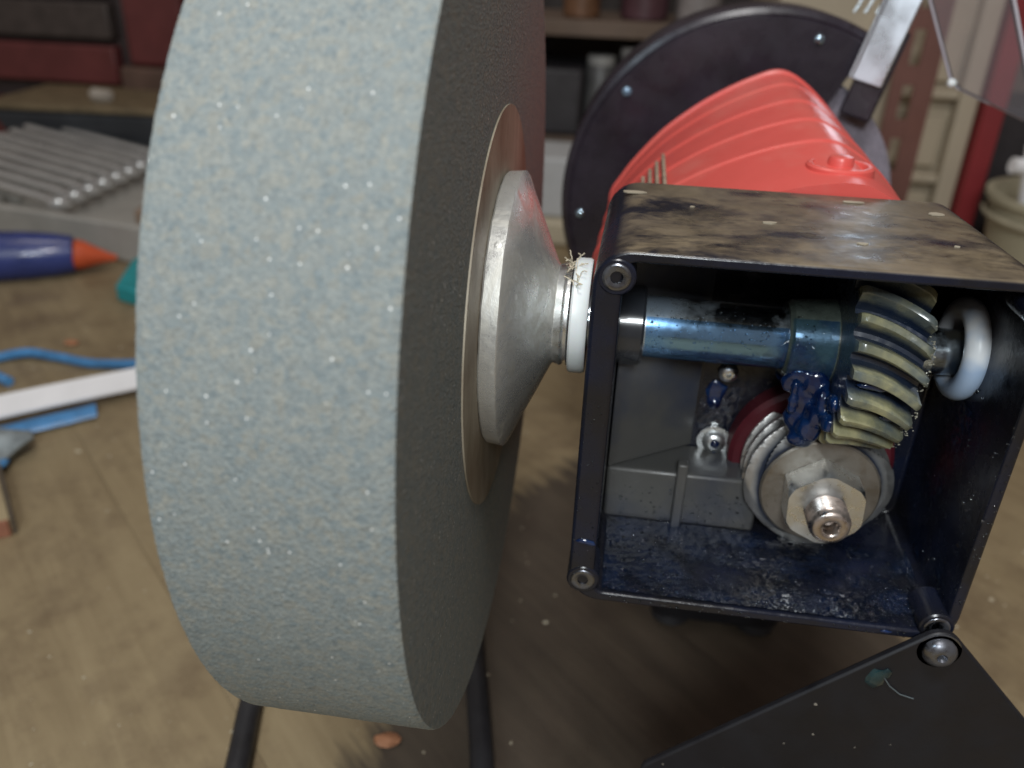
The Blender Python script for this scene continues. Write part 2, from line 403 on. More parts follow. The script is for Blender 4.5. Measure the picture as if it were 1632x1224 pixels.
# --- flange, neck and washer
fl = [(.5, 8), (.5, 33.6), (.9, 34.0), (4.5, 34.4), (4.9, 34.0), (7.5, 28.0), (11, 20.2), (14.3, 12.9), (14.9, 12.2), (15.8, 12.0), (15.8, 8)]
mb = MB().lathe(fl, (0, 0, 0), 'x', 96, closed=True)
mb.v = [(p[0]+.18*noise.noise(Vector(p)*.35), p[1]*(1+.004*noise.noise(Vector(p)*.3)), p[2]) for p in mb.v]
flange = mb.build('clamping_flange', CASTAL, G, smooth=24); flange['label'] = 'scuffed cast metal cone clamping the stone'
MB().lathe([(15.0, 6), (15.0, 12.4), (16.6, 12.9), (17.2, 12.4), (17.3, 11.6), (18.0, 11.6), (18.2, 12.8), (18.6, 6)], (0, 0, 0), 'x', 64, closed=True).build('lock_ring', ZINC, G)
wsh = MB().lathe([(18.7, 6), (18.7, 14.0), (19.2, 14.4), (22.3, 14.4), (22.9, 14.0), (22.9, 6)], (0, 0, 0), 'x', 72, closed=True).build('plastic_washer', NYLON, G)
mb = MB()
for k in range(26):
    t = radians(random.uniform(60, 125)); x = random.uniform(17, 20); r0 = 13.6
    p = Vector((x, -r0*cos(pi-t)*-1*0+r0*cos(t)*1.0-2, r0*sin(t)))
    pts = [p]
    d = Vector((random.uniform(-.6, .4), random.uniform(-.6, .3), 1)).normalized()
    for q in range(5):
        d = (d+Vector((random.uniform(-.7, .7), random.uniform(-.7, .7), random.uniform(-.6, .4)))).normalized(); pts.append(pts[-1]+d*.7)
    mb.tube(pts, .14, 4)
fb = mb.build('swarf', simple('fibre', (.62, .55, .42), .7), wsh); fb['kind'] = 'stuff'

# --- gearbox housing
X0, X1, Y0, Y1, Z0, Z1 = 24.0, 116.5, -32.0, 27.0, -63.0, 28.2
BY = 16.0
o_f = rrect(X0, X1, Z0, Z1, 8); o_b = rrect(X0+.8, X1-3, Z0+1, Z1-.3, 8)
i_f = rrect(X0+6.2, X1-2.6, Z0+2.6, Z1-2.4, 3.0); i_b = rrect(X0+7.2, X1-2.8, Z0+3.4, Z1-4, 3.0)
L = lambda pl, y: [(p[0], y, p[1]) for p in pl]
mb = MB().loops([L(o_b, Y1), L(o_f, Y0), L(i_f, Y0), L(i_b, BY)], True, True)
house = mb.build('gearbox_housing', HOUSING, G, smooth=40, bevel=1.5, base=(60, 0, Z0), bseg=3)
house['label'] = 'open black gearbox casting with sawdust caked on top'
# interior: angled wall, ledge and rib
a = MB().prism([(31.3, -.2), (54.5, BY+.2), (31.3, BY+.2)], -43.6, 24.0, 'z').build('angled_wall', INSIDE, house, bevel=.5)
b = MB().box(31.25, 72.5, 0, BY+.3, Z0+3, -43.7).build('ledge', INSIDE, house, bevel=.9)
c = MB().box(49.8, 52.6, -2.6, 1.0, Z0+3, -39.3).build('rib', INSIDE, house, bevel=.5)
for (bx, bz) in ((28.9, 22.5), (27.6, -56.8), (112.0, 22.5), (112.0, -58.5)):
    hb = MB().lathe([(Y0-.25, 2.0), (Y0-.25, 3.6), (Y0+.1, 4.0), (Y0+3, 4.0), (Y0+10, 4.0), (Y0+10, 1.9)], (bx, 0, bz), 'y', 40, closed=True).build('screw_boss', HOUSING, house)
    MB().lathe([(Y0-.3, 1.35), (Y0-.45, 1.9), (Y0-.55, 2.5), (Y0-.4, 2.9), (Y0-.27, 3.0), (Y0+9, 1.9), (Y0+9, 1.35)], (bx, 0, bz), 'y', 40, closed=True).build('threaded_insert', DARKSTEEL, house)

# --- shaft, collar, gear
shaft = MB().lathe([(14, 6.5), (30, 6.5), (30, 7.6), (77, 7.6), (77.6, 7.2), (77.6, 6.6), (104, 6.6), (104.5, 5.6), (114.2, 5.6)], (0, 0, -1.2), 'x', 96).build('drive_shaft', metal('shaft_steel', (.70, .80, .88), .17, (.02, .10, .22), .5, 40, None, .5, .7, .05), G)
MB().lathe([(24.5, 6), (24.5, 10.0), (36.0, 10.0), (36.6, 9.5), (36.6, 6)], (0, 0, -1.2), 'x', 80, closed=True).build('collar', simple('collar_black', (.03, .034, .042), .22, 0, .3, 60, coat=.6), shaft)
NT, GX0, GX1, RT, RR = 25, 81.5, 97.0, 25.6, 20.2
HEL = 0.27
mb = MB(); sl = []
NS = 26
for k in range(NS+1):
    u = k/NS; x = GX0+(GX1-GX0)*u; tw = HEL*(u-.5)
    e = min(u, 1-u); ch = 0 if e > .06 else (.06-e)/.06*1.0
    throat = .55*(2*u-1)**2
    loop = []
    for t in range(NT):
        for fr, rr in ((-.40, 0), (-.29, .2), (-.18, .92), (-.13, 1), (0, 1.02), (.13, 1), (.18, .92), (.29, .2), (.40, 0)):
            th = 2*pi*(t+fr)/NT - tw - .05*(2*u-1)**2
            jag = noise.noise(Vector((t*2.3, fr*6, 3)))
            r = RR+(RT+throat-ch-RR)*rr
            xx = x
            if k >= NS-2 and rr > .2: r -= .5*abs(jag); xx += .9*jag
            r += .10*noise.noise(Vector((x*.8, t*3.1, fr*5)))
            # angle measured from the front (-Y), positive upwards; twist lowers the tooth towards +X
            loop.append((xx, -r*cos(th), r*sin(th)))
    sl.append(loop)
mb.loops(sl)
gear = mb.build('helical_gear', GEAR, G, smooth=30); gear['label'] = 'worn yellowish helical gear smeared with blue grease'
MB().lathe([(70.5, 7.4), (70.5, 8.6), (71.6, 9.6), (81.0, 10.4), (81.6, 10.4), (81.6, 7.4)], (0, 0, -1.2), 'x', 64, closed=True).build('gear_hub', GHUB, gear)
MB().lathe([(97.2, 7), (97.2, 11), (98.8, 10.6), (99.8, 8.2), (99.8, 7)], (0, 0, 0), 'x', 48, closed=True).build('thrust_washer', ZINC, G)
rp = []
for k in range(20):
    t = 2*pi*k/20; rp.append((111.9+2.9*cos(t), 9.6+2.9*sin(t)))
MB().lathe(rp, (0, 0, 0), 'x', 72, closed=True).build('bearing_ring', BEARING, G)

# --- worm on the motor shaft
WX, WZ = 86.0, -41.0
mb = MB(); nth, ny = 160, 100; WY0, WY1 = -5.0, 16.2; lead, starts = 19.0, 4
ls = []
for j in range(ny+1):
    y = WY0+(WY1-WY0)*j/ny; lp = []
    for k in range(nth):
        t = 2*pi*k/nth
        ph = ((starts*t/(2*pi) + y*starts/lead) % 1.0)
        tri = 1-abs(2*ph-1)
        pr = min(1, max(0, (tri-.40)/.28))
        r = 13.2+5.6*pr
        if y < WY0+2.2: r = min(r, 15.4+ (y-WY0)*1.6)
        lp.append((WX+r*cos(t), y, WZ+r*sin(t)))
    ls.append(lp)
mb.loops(ls)
m = Mat('worm_steel')
sv = m.n.new('ShaderNodeSeparateXYZ'); m.link(m.tc.outputs['Object'], sv.inputs[0])
ax_ = m.math('SUBTRACT', sv.outputs['X'], WX*S); az_ = m.math('SUBTRACT', sv.outputs['Z'], WZ*S)
wr_ = m.math('SQRT', m.math('ADD', m.math('MULTIPLY', ax_, ax_), m.math('MULTIPLY', az_, az_)))
root_dark = m.ramp(m.math('ADD', m.math('MULTIPLY', wr_, 40.0), m.math('MULTIPLY', m.noise(110, 4), .08)), [(.66, 1.0), (.74, 0.0)])   # darker navy towards the thread roots
m.set(col=m.mix(root_dark, m.ramp(m.noise(90, 5), [(.3, (.42, .42, .41)), (.7, (.66, .66, .65))]), (.02, .028, .05)), metal=m.math('SUBTRACT', .9, m.math('MULTIPLY', root_dark, .8)), rough=m.ramp(m.noise(400, 3), [(.3, .3), (.7, .5)]))
worm = mb.build('worm', m.m, G, smooth=45); worm['label'] = 'steel worm thread on the end of the motor shaft'
MB().lathe([(WY0-1.0, 5), (WY0-1.0, 14.6), (WY0-.6, 15.1), (WY0-.05, 15.1), (WY0-.05, 5)], (WX, 0, WZ), 'y', 72, closed=True).build('end_washer', metal('brown_steel', (.34, .31, .27), .5, (.16, .12, .09), .6, 70), worm)
hexp = [(WX+10.4*cos(radians(60*k+25)), WZ+10.4*sin(radians(60*k+25))) for k in range(6)]
# chamfered hex nut
ls = []
for y, rc in ((-6.1, 10.6), (-13.4, 10.6), (-14.2, 9.8)):
    lp = []
    for k in range(72):
        t = 2*pi*k/72
        a6 = ((t-radians(34)) % radians(60))-radians(30)
        rh = 10.6*cos(radians(30))/cos(a6)
        lp.append((WX+min(rh, rc if y < -14 else 99)*cos(t), y + (max(0, rh-9.8)*.9 if -13.9 < y < -13 else 0), WZ+min(rh, rc if y < -14 else 99)*sin(t)))
    ls.append(lp)
nut = MB().loops(ls).build('hex_nut', ZINC, worm, smooth=25)
st = [(-8.0, 5.0)]
y = -14.4
for k in range(13):
    st.append((y, 5.1 if k % 2 else 4.6)); y -= .48
st += [(-21.0, 4.6), (-21.7, 4.1), (-21.7, 2.2), (-21.2, 1.9), (-17.5, 1.8), (-16.6, 0.0)]
MB().lathe(st, (WX, 0, WZ), 'y', 56).build('threaded_stud', COPPERY, worm, smooth=60)
MB().lathe([(9.0, 15), (9.0, 20.8), (10.2, 22.0), (BY+.1, 22.0), (BY+.1, 15)], (WX, 0, WZ), 'y', 72, closed=True).build('seal_ring', SEAL, G)

# --- screws inside the box
def pan_screw(c, r, ax='y', parent=G, mat=ZINC, up=-1, name='pan_head_screw', depth=5, wr=0):
    """cross-recess screw; its head faces along up*axis"""
    h = r*.62
    pr = [(0, r), (up*h*.35, r*.98), (up*h*.75, r*.78), (up*h, r*.42), (up*h*.98, r*.30), (up*h*.4, r*.12), (up*h*.4, 0)]
    pr = [(-up*depth, r*.5), (0, r*.5)] + pr
    mb = MB().lathe(pr, c, ax, 36)
    o = mb.build(name, mat, parent)
    if wr:
        MB().lathe([(up*-.9, r*.5), (up*-.9, wr), (up*-.1, wr), (up*-.1, r*.5)], c, ax, 36, closed=True).build('washer', mat, o)
    return o
pan_screw((60.3, BY-1.4, -40.9), 3.3, wr=4.7, depth=4)
pan_screw((61.3, BY-.6, -19.4), 2.7, depth=4)

# --- grease: blobs on hub, gear teeth and screws, and fine droplets on the floor of the box
grease = empty('grease', (80, 0, -20)); grease.parent = G
grease.location = (Vector((80, 0, -20))-Vector(WORLD['bench_grinder']))*S
def gb(c, r, sq=(1, 1, 1), seed=0, rough=.35):
    return MB().blob(c, r, sq, seed, rough).build('grease_blob', GREASE, grease)
def smear(name, blobs, vox=.45):
    mb_ = MB()
    for i_, (c_, r_, q_) in enumerate(blobs): mb_.blob(c_, r_, q_, 60+i_, .3, 2)
    o = mb_.build(name, GREASE, grease, smooth=180)
    rm = o.modifiers.new('remesh', 'REMESH'); rm.mode = 'VOXEL'; rm.voxel_size = vox*S; rm.use_smooth_shade = True
    sm = o.modifiers.new('smooth', 'SMOOTH'); sm.iterations = 22; sm.factor = .5
    return o
def cylfilm(x0, x1, r, a0, a1, thr, seed, zc=-1.2):
    # ragged wet film of grease clinging to a turned part
    nu, nv = int((x1-x0)*4), int((a1-a0)*.9); vs = []; fs = []
    for i_ in range(nu+1):
        for j_ in range(nv+1):
            x_ = x0+(x1-x0)*i_/nu; a_ = radians(a0+(a1-a0)*j_/nv)
            p = Vector((x_, -r*cos(a_), r*sin(a_)))
            k_ = .12+.16*max(-.5, noise.noise(p*.9+Vector((seed, 0, 0)))+.6*noise.noise(p*2.1))
            p = p*1; p.y -= k_*cos(a_); p.z += k_*sin(a_)+zc; vs.append(p)
    for i_ in range(nu):
        for j_ in range(nv):
            u_, v_ = (i_+.5)/nu, (j_+.5)/nv
            q_ = noise.noise(Vector((x0+(x1-x0)*u_, v_*14, seed))*.35)+.5*noise.noise(Vector((x0+(x1-x0)*u_, v_*14, seed))*1.1)
            if q_+.55*u_-.9*max(0, v_-.55) > thr:
                b_ = i_*(nv+1)+j_; fs.append((b_, b_+nv+1, b_+nv+2, b_+1))
    o = MB().add(vs, fs).build('grease_film', THIN, grease, smooth=70); o['kind'] = 'stuff'
cylfilm(37, 71, 7.6, -110, 40, -9, 5)
cylfilm(70.8, 81.2, 10.4, -120, 50, -9, 9)
smear('grease_drip', [((73.6, -9.6, -10.0), 1.1, (1, .9, 1.9)), ((73.7, -9.9, -13.0), 1.5, (1, .9, 1.2)), ((73.7, -9.9, -15.2), 1.3, (1, 1, 1.1))], .3)
smear('grease_streak', [((60.4, BY-3.2, -40.6), 1.6, (1, .7, 1)), ((60.6, BY-2.6, -43.5), 1.0, (.7, .6, 1.8)), ((60.6, BY-1.2, -46.5), .9, (.7, .6, 1.6))], .3)
smear('grease_spot', [((58.9, BY-.4, -25.5), 2.6, (1.2, .3, 1.4)), ((58.7, BY-.5, -28.6), 2.3, (1.0, .4, 1.2)), ((59.0, BY-1.2, -28.8), 1.0, (1, .8, 1))], .3)
smear('grease_spot', [((27.2, Y0-.1, -45.2), 1.5, (1.7, .35, .6)), ((28.8, Y0-.1, -45.7), 1.2, (1.2, .35, .6))], .25)
smear('grease_spot', [((101, Y0-.1, -61.6), 1.1, (1.6, .4, .6))], .25)
for (th_, xx_, ll_) in ((-3, 86, 2.6), (-17, 85.5, 2.8), (-31, 86.5, 3.0), (-44, 85.8, 2.6), (-25, 92, 1.6)):
    r_ = 23.0; t_ = radians(th_)
    smear('tooth_grease', [((xx_, -r_*cos(t_), r_*sin(t_)), 1.2, (ll_, .8, .8)), ((xx_+2.4, -r_*cos(t_), r_*sin(t_)-.6), .9, (ll_*.8, .8, .8))], .3)
def film(name, org, ua, va, na, nu, nv, thr, seed, amp=.35, mat=None, edge=0, fr=.55):
    # ragged wet film: a fine rippled sheet with holes where the grease has run off
    org, ua, va, na = Vector(org), Vector(ua), Vector(va), Vector(na)
    vs = []; fs = []
    for i_ in range(nu+1):
        for j_ in range(nv+1):
            p = org+ua*(i_/nu)+va*(j_/nv)
            k_ = noise.noise(p*fr+Vector((seed, 0, 0)))+(.6 if fr > .4 else .25)*noise.noise(p*fr*2.7+Vector((seed, 3, 0)))
            vs.append(p+na*(.22+amp*max(-.5, k_)))
    for i_ in range(nu):
        for j_ in range(nv):
            p = org+ua*((i_+.5)/nu)+va*((j_+.5)/nv)
            ed_ = edge*min(1, 4*min((i_+.5)/nu, 1-(i_+.5)/nu, (j_+.5)/nv, 1-(j_+.5)/nv)*1.0)
            if noise.noise(p*.09+Vector((seed, 7, 1)))+.7*noise.noise(p*.5+Vector((seed, 2, 5)))+ed_ > thr:
                a_ = i_*(nv+1)+j_; fs.append((a_, a_+nv+1, a_+nv+2, a_+1))
    o = MB().add(vs, fs).build(name, mat or FILM, grease, smooth=70); o['kind'] = 'stuff'
film('grease_film', (32.5, -31, Z0+3.0), (80, 0, 0), (0, 30, .6), (0, 0, 1), 190, 80, -9, 3)
smear('grease_smear', [((75, -8.6, -7.0), 2.0, (2.0, .5, 1.0)), ((78.6, -9.2, -8.5), 2.6, (1.3, .7, 1.3)), ((80.2, -11.2, -12.2), 2.7, (.8, 1.0, 1.5)),
    ((79.6, -10.8, -16), 2.9, (1.0, .9, 1.5)), ((78.8, -10.0, -20), 3.0, (1.2, .9, 1.5)), ((77.8, -9.2, -23.4), 2.7, (1.5, .8, 1.1)), ((76.6, -8.4, -13), 2.6, (1.3, .7, 1.7)), ((76.0, -7.8, -18.5), 2.7, (1.3, .7, 1.6)),
    ((81.0, -16.6, -9.5), 1.9, (.7, 1.7, 1.4)), ((81.4, -15.0, -15.5), 2.1, (.9, 1.4, 1.3)), ((73.4, -7.4, -9.6), 2.2, (1.4, .7, 1.3))], .4)
film('grease_film', (113.75, -30, -57), (0, 36, 0), (0, 0, 46), (-1, 0, 0), 90, 110, -9, 23, .3, FILM2)
film('grease_film', (55, BY-.02, -38), (30, 0, 0), (0, 0, 30), (0, -1, 0), 70, 70, -9, 31, .3, FILM2)
mb = MB()
def drop(p, r, n=None):
    b = len(mb.v); k = 5
    vs = [(p[0], p[1], p[2])]
    mb.blob(p, r, (random.uniform(.8, 1.6), random.uniform(.7, 1.2), random.uniform(.5, .8)), random.random()*50, .4, 1)
for k in range(460):          # floor of the box
    x = random.uniform(33, 111); y = random.uniform(-31, -1)
    if noise.noise(Vector((x*.06, y*.09, 1))) < -.12: continue
    drop((x, y, Z0+3.3+ (y+32)/48*.8), random.choice((.14, .2, .25, .3, .42)))
for k in range(120):          # front face of the ledge
    x = random.uniform(34, 71); z = -46-14*random.random()**.6
    drop((x, -.15, z-1), random.choice((.14, .18, .25, .3)))
for k in range(80):           # right wall
    y = random.uniform(-28, 8); z = random.uniform(-55, -5)
    if noise.noise(Vector((y*.08, z*.08, 4))) < 0: continue
    drop((113.7, y, z), random.choice((.2, .28, .36, .5)))
for k in range(36):           # rim of the casting
    drop((random.uniform(24.6, 29.5), Y0-.1, random.uniform(-60, -8)), random.choice((.12, .18, .25)))
for k in range(60):
    drop((random.uniform(34, 112), Y0-.1, Z0+random.uniform(.4, 2.3)), random.choice((.12, .18, .25)))
for k in range(50):           # right rim
    drop((random.uniform(113.2, 116), Y0-.1, random.uniform(-60, 5)), random.choice((.12, .2, .28)))
d1 = mb.build('grease_droplets', DROP, grease, smooth=60); d1['kind'] = 'stuff'
mb = MB()
for k in range(260):          # beads of grease on the shaft and hub
    x = 37.5+43*random.random()**.75; t = radians(random.gauss(12, 26)); r = 7.6 if x < 70.5 else 9.8
    if x > 66 and x < 71: continue
    mb.blob((x, -r*cos(t), r*sin(t)-1.2), random.choice((.14, .2, .26, .34)), (1.2, .8, .8), random.random()*40, .4, 1)
d2 = mb.build('grease_beads', DROP, grease, smooth=60); d2['kind'] = 'stuff'
mb = MB()
for k in range(90):          # crumbs of grease on the gear's worn edge
    t = radians(random.uniform(-60, 40)); r = random.uniform(21.8, 25.8)
    mb.blob((random.uniform(96.2, 97.6), -r*cos(t), r*sin(t)), random.uniform(.1, .3), (1.3, 1, .8), random.random()*40, .9, 1)
d3 = mb.build('wear_crumbs', simple('gear_crumbs', (.32, .31, .25), .3, 0, .3, 300, coat=.6), gear); d3['kind'] = 'stuff'

# --- chips of paint and dust on the gearbox top
mb = MB()
def chip(x, y, z, a, b, h=.25, n=9, seed=0):
    rnd = random.Random(seed); pts = []
    for k in range(n):
        t = 2*pi*k/n; q = rnd.uniform(.7, 1.15); pts.append((x+a*q*cos(t), y+b*q*sin(t)))
    mb.prism(pts, z, z+h, 'z')
for i, (x, y, a, b) in enumerate(((31, 15, 3.0, 1.2), (62, -4, 1.9, .8), (85, 20, 2.4, .7), (80, -15, 1.4, .7), (103, 14, 2.2, 1.2), (100, -12, .6, .4), (45, 5, .6, .4))):
    chip(x, y, Z1-.15, a, b, .3, 9, i)
ch = mb.build('paint_chips', simple('chip', (.33, .29, .22), .6, 0, .2, 80), house); ch['kind'] = 'stuff'

# --- motor
far = [(24, -12), (28, 1), (40, 17), (51, 27), (61, 34), (72, 40), (81, 43), (90, 39.5), (102, 29), (116, 12), (125, -12), (121, -42), (104, -64), (80, -70), (52, -64), (33, -45)]
near = [(20, -12), (23, 1), (34, 11), (46, 18.5), (59, 24.5), (73, 29), (86, 31), (94, 29), (104, 22.5), (115, 8), (122, -12), (118, -42), (102, -60), (80, -64), (52, -60), (31, -42)]
fs_, ns_ = spline(far, 6), spline(near, 6)
ls = []
NY = 240
for j in range(NY+1):
    t = j/NY; y = 27.5+(152-27.5)*t
    lp = []
    rb = 0
    for yc, hh in ((62, .6), (84, .6), (106, .6), (128, .6)):
        q_ = min(1, max(0, (y-yc)/1.6)); rb += hh*q_*q_*(3-2*q_) - hh*min(1, max(0, (y-yc)/22.0))
    rb += 1.0 if y > 146 else 0
    sh = 1.0 if y < 148 else 1-.045*((y-148)/4)**2
    for p, q in zip(ns_, fs_):
        x = p[0]+(q[0]-p[0])*t; z = p[1]+(q[1]-p[1])*t
        dx, dz = x-78, z+14; l = sqrt(dx*dx+dz*dz); s = (l+rb)/l*sh
        lp.append((78+dx*s, y, -14+dz*s))
    ls.append(lp)
motor = MB().loops(ls).build('motor_housing', RED, G, smooth=50, base=(78, 90, -70)); motor['label'] = 'bright red ribbed motor housing'
MB().lathe([(20, 2.5), (31.4, 2.5), (31.4, 6.2), (34.4, 6.7), (35.0, 7.2), (35.1, 8.2), (34.6, 8.9), (20, 10.6)], (85.5, 43, -2.6), 'z', 48, closed=True).build('screw_pocket', RED, motor)
MB().lathe([(24, 3.4), (32.0, 3.4), (32.8, 3.0), (33.1, 2.0), (33.1, 0)], (85.5, 43, 1.6), 'z', 32).build('housing_screw', RED, motor)
LOUV = simple('dusty_louvre', (.30, .23, .17), .8, 0, .3, 200)
for k in range(5):
    x = 31.5+k*2.1
    MB().box(x, x+1.15, 58, 78+k*6, 2+k*.9, 14.6+k*1.3).build('vent_louvre', LOUV, motor, bevel=.3)

# --- base under motor
ls = []
for z_, x0_, x1_, y0_, y1_ in ((TZ+6.2, 58, 116, 104, 158), (TZ+14, 58, 116, 104, 158), (-84, 58, 114, 104, 152), (-60, 60, 112, 104, 148)):
    ls.append([(px_, py_, z_) for px_, py_ in rrect(x0_, x1_, y0_, y1_, 8)])
MB().loops(ls).build('base_body', COVER, G, bevel=.8)
for x, y in ((68, 114), (106, 114), (68, 148), (106, 148)):
    MB().lathe([(TZ, 8), (TZ+1, 9), (TZ+6, 7.5), (TZ+6, 0)], (x, y, 0), 'z', 28).build('rubber_foot', BLACKRUB, G)

# --- guard, dry wheel, eye shield
GX, GY, GZ, GR = 83.5, 190.0, -20.5, 83.8
gp = [(GY+2.5, 12), (GY, 12), (GY, GR-4.6), (GY+.6, GR-4.0), (GY+.2, GR-3.2), (GY+1.2, GR-1.0), (GY+3.4, GR), (GY+32, GR), (GY+32, GR-2), (GY+4.5, GR-2), (GY+2.5, GR-4)]
guard = MB().lathe(gp, (GX, 0, GZ), 'y', 150, closed=True, t0=radians(61), t1=radians(322)).build('wheel_guard', GUARD, G, smooth=30)
guard['label'] = 'round dark wheel guard behind the red motor'
for a in (76, 141, 186, 230):
    rr = GR-9 if a > 80 else GR-10
    pan_screw((GX+rr*cos(radians(a)), GY-.1, GZ+rr*sin(radians(a))), 2.1, parent=guard, mat=STEEL, name='guard_screw', depth=1.5)
dw = [(GY+6, 8), (GY+6, 61), (GY+7.2, 62.4), (GY+25, 62.4), (GY+26, 61), (GY+26, 8)]
MB().lathe(dw, (GX, 0, GZ), 'y', 120, closed=True).build('dry_wheel', GREY_STONE, G)['label'] = 'smaller grey stone wheel half inside the guard'
MB().lathe([(150, 9), (GY+30, 9)], (GX, 0, GZ), 'y', 32).build('motor_shaft', STEEL, G)
bd = Vector((7.2, 0, 29)).normalized(); bx_ = Vector((.93, -.28, -.23)); bx_ = (bx_-bd*bx_.dot(bd)).normalized(); by_ = bd.cross(bx_)
bm_ = Matrix(((bx_.x, by_.x, bd.x), (bx_.y, by_.y, bd.y), (bx_.z, by_.z, bd.z)))
def bar(x0, x1, y0, y1, z0, z1, org):
    return MB().box(x0, x1, y0, y1, z0, z1, Matrix.Translation(Vector(org)) @ bm_.to_4x4())
br = bar(-6, 6.4, -1.2, 1.2, 0, 78, (121.5, 184, 36)).build('shield_bracket', CHROME, G, bevel=.5)
bar(-7.4, -6.1, -1.2, 9, 0, 78, (121.5, 184, 36)).build('bracket_flange', CHROME, br, bevel=.4)
for k, (u_, v_) in enumerate(((0, 40), (0, 56))):
    pass
bar(-5, 8, 1.4, 12, -14, 22, (121.5, 184, 36)).build('bracket_clamp', GUARD, G, bevel=1)
for k in range(3):
    MB().tube([(112+k*4.2, 186, 62), (118+k*4.2, 186, 76)], .7, 8).build('wire', ZINC, br)
sh = [(154, 38.5), (157.5, 36.0), (170, 31.2), (184, 25.8), (187.5, 27), (167.5, 70), (148, 112), (117, 112), (140, 66)]
sh3 = [(x, 182-(.12*(x-150)), z) for x, z in sh]
lo = [(x, y, z) for x, y, z in sh3]; hi = [(x+.3, y+2.2, z) for x, y, z in sh3]
shield = MB().loops([lo, hi]).build('eye_shield', ACRYL, G, smooth=0); shield['label'] = 'clear plastic eye shield'
def edge_strip(i, j, r=.85):
    a, b = Vector(sh3[i]), Vector(sh3[j]); a.y += 1; b.y += 1
    return MB().tube([a, (a+b)/2, b], r, 8).build('shield_edge_glow', ACEDGE, shield)
edge_strip(8, 0); edge_strip(7, 8); edge_strip(0, 1); edge_strip(1, 2, .6); edge_strip(2, 3, .4); edge_strip(4, 5, 1.1); edge_strip(5, 6, 1.1)
MB().blob((154, 182, 38), 1.9, (1, 1, 1), 3, .1).build('shield_rivet', NYLON, shield)
MB().box(118, 146, 186, 189, 72, 100).build('shield_mount', GUARD, G, bevel=.6)

# --- cover plate hanging from its lower right screw
PX, PZ = 112.6, -62.6
e1 = Vector((-56, 0, -53)).normalized(); e2 = Vector((53, 0, -56)).normalized()
cor = Vector((PX, 0, PZ)) - e1*5.2 - e2*5.2
pl = rrect(0, 92, 0, 90, 5, 6)
lo = []; hi = []
for a_, b_ in pl:
    p = cor+e1*a_+e2*b_
    lo.append((p.x, Y0-3.4, p.z)); hi.append((p.x, Y0-1.2, p.z))
cover = MB().loops([lo, hi]).build('cover_plate', COVER, G, bevel=.6); cover['label'] = 'matt black cover plate swung down on one screw'
pan_screw((PX, Y0-3.5, PZ), 4.0, parent=cover, mat=DARKSTEEL, name='cover_screw', depth=12, wr=5.0)
gg = MB().blob((100.5, Y0-3.6, -73.5), 2.2, (1.0, .35, 1.3), 21, .5).blob((102.5, Y0-3.6, -71.5), 1.5, (1, .4, 1), 22, .5).build('grease_blob', simple('green_grease', (.008, .026, .03), .2, 0, .5, 200, coat=.6), cover)
mb = MB(); mb.tube([(101, Y0-3.8, -71), (104, Y0-4.0, -75), (107, Y0-3.7, -77.5), (110.5, Y0-3.6, -78.5)], .16, 6); mb.build('hair', simple('hair', (.10, .12, .13), .5), cover)
mb = MB()
for k in range(26):
    a_, b_ = random.uniform(2, 88), random.uniform(2, 80); p = cor+e1*a_+e2*b_
    mb.blob((p.x, Y0-3.45, p.z), random.uniform(.15, .5), (1, .4, 1), k, .5, 1)
mb.build('dust_specks', simple('speck', (.20, .18, .15), .7), cover)['kind'] = 'stuff'

# ------------------------------------------------------------------ things on the bench
def lie(pts, r, name, mat, seg=10): return MB().tube(spline(pts, 6, False), r, seg).build(name, mat)
cab = lie([(-76, -70, TZ+4.6), (-84, -34, TZ+4.6), (-92, 1, TZ+4.6), (-100, 34, TZ+4.6), (-106, 75, TZ+4.6), (-92, 118, TZ+4.6), (-55, 128, TZ+4.6), (-26, 100, TZ+4.6), (-15, 62, TZ+4.6), (-7, 30, TZ+4.6), (-2, 5, TZ+4.6), (2, -40, TZ+4.6)], 4.6, 'power_cable', BLACKRUB, 14)
tag(cab, 'black cable looping over the bench under the stone wheel', 'cable')

# blue tube with an orange nozzle cap
BLUET = simple('blue_tube', (.035, .055, .22), .3, 0, .25, 40, .03, coat=.3)
t0 = Vector((-570, 402, TZ+22)); t1 = Vector((-447, 462, TZ+17)); tip = Vector((-417, 477, TZ+11))
tu = empty('sealant_tube', (-520, 430, TZ)); tag(tu, 'blue squeeze tube with an orange-red pointed cap lying on the bench', 'tube')
pts = [t0+(t1-t0)*k/10 for k in range(11)]
MB().tube(pts, [21, 21.5, 22, 22, 22, 22, 21.5, 21, 20, 18.5, 16], 28).build('tube_body', BLUET, tu)
pts = [t1+(tip-t1)*k/5 for k in range(6)]
MB().tube(pts, [13.5, 12.5, 9.5, 6.8, 4.2, 2.4], 20).build('nozzle_cap', simple('orange_cap', (.66, .11, .04), .4, 0, .15, 60), tu)

teal = MB().loops([[(-384+dx, 470+dy, TZ+z) for dx, dy in ((-6, 40), (-14, 0), (6, -62), (30, -70), (50, -20), (36, 40))] for z in (0.2, 9, 14)]).build('teal_sponge', simple('teal', (.02, .30, .33), .6, 0, .2, 60, .1), bevel=2)
tag(teal, 'teal plastic piece half hidden behind the stone wheel', 'sponge')

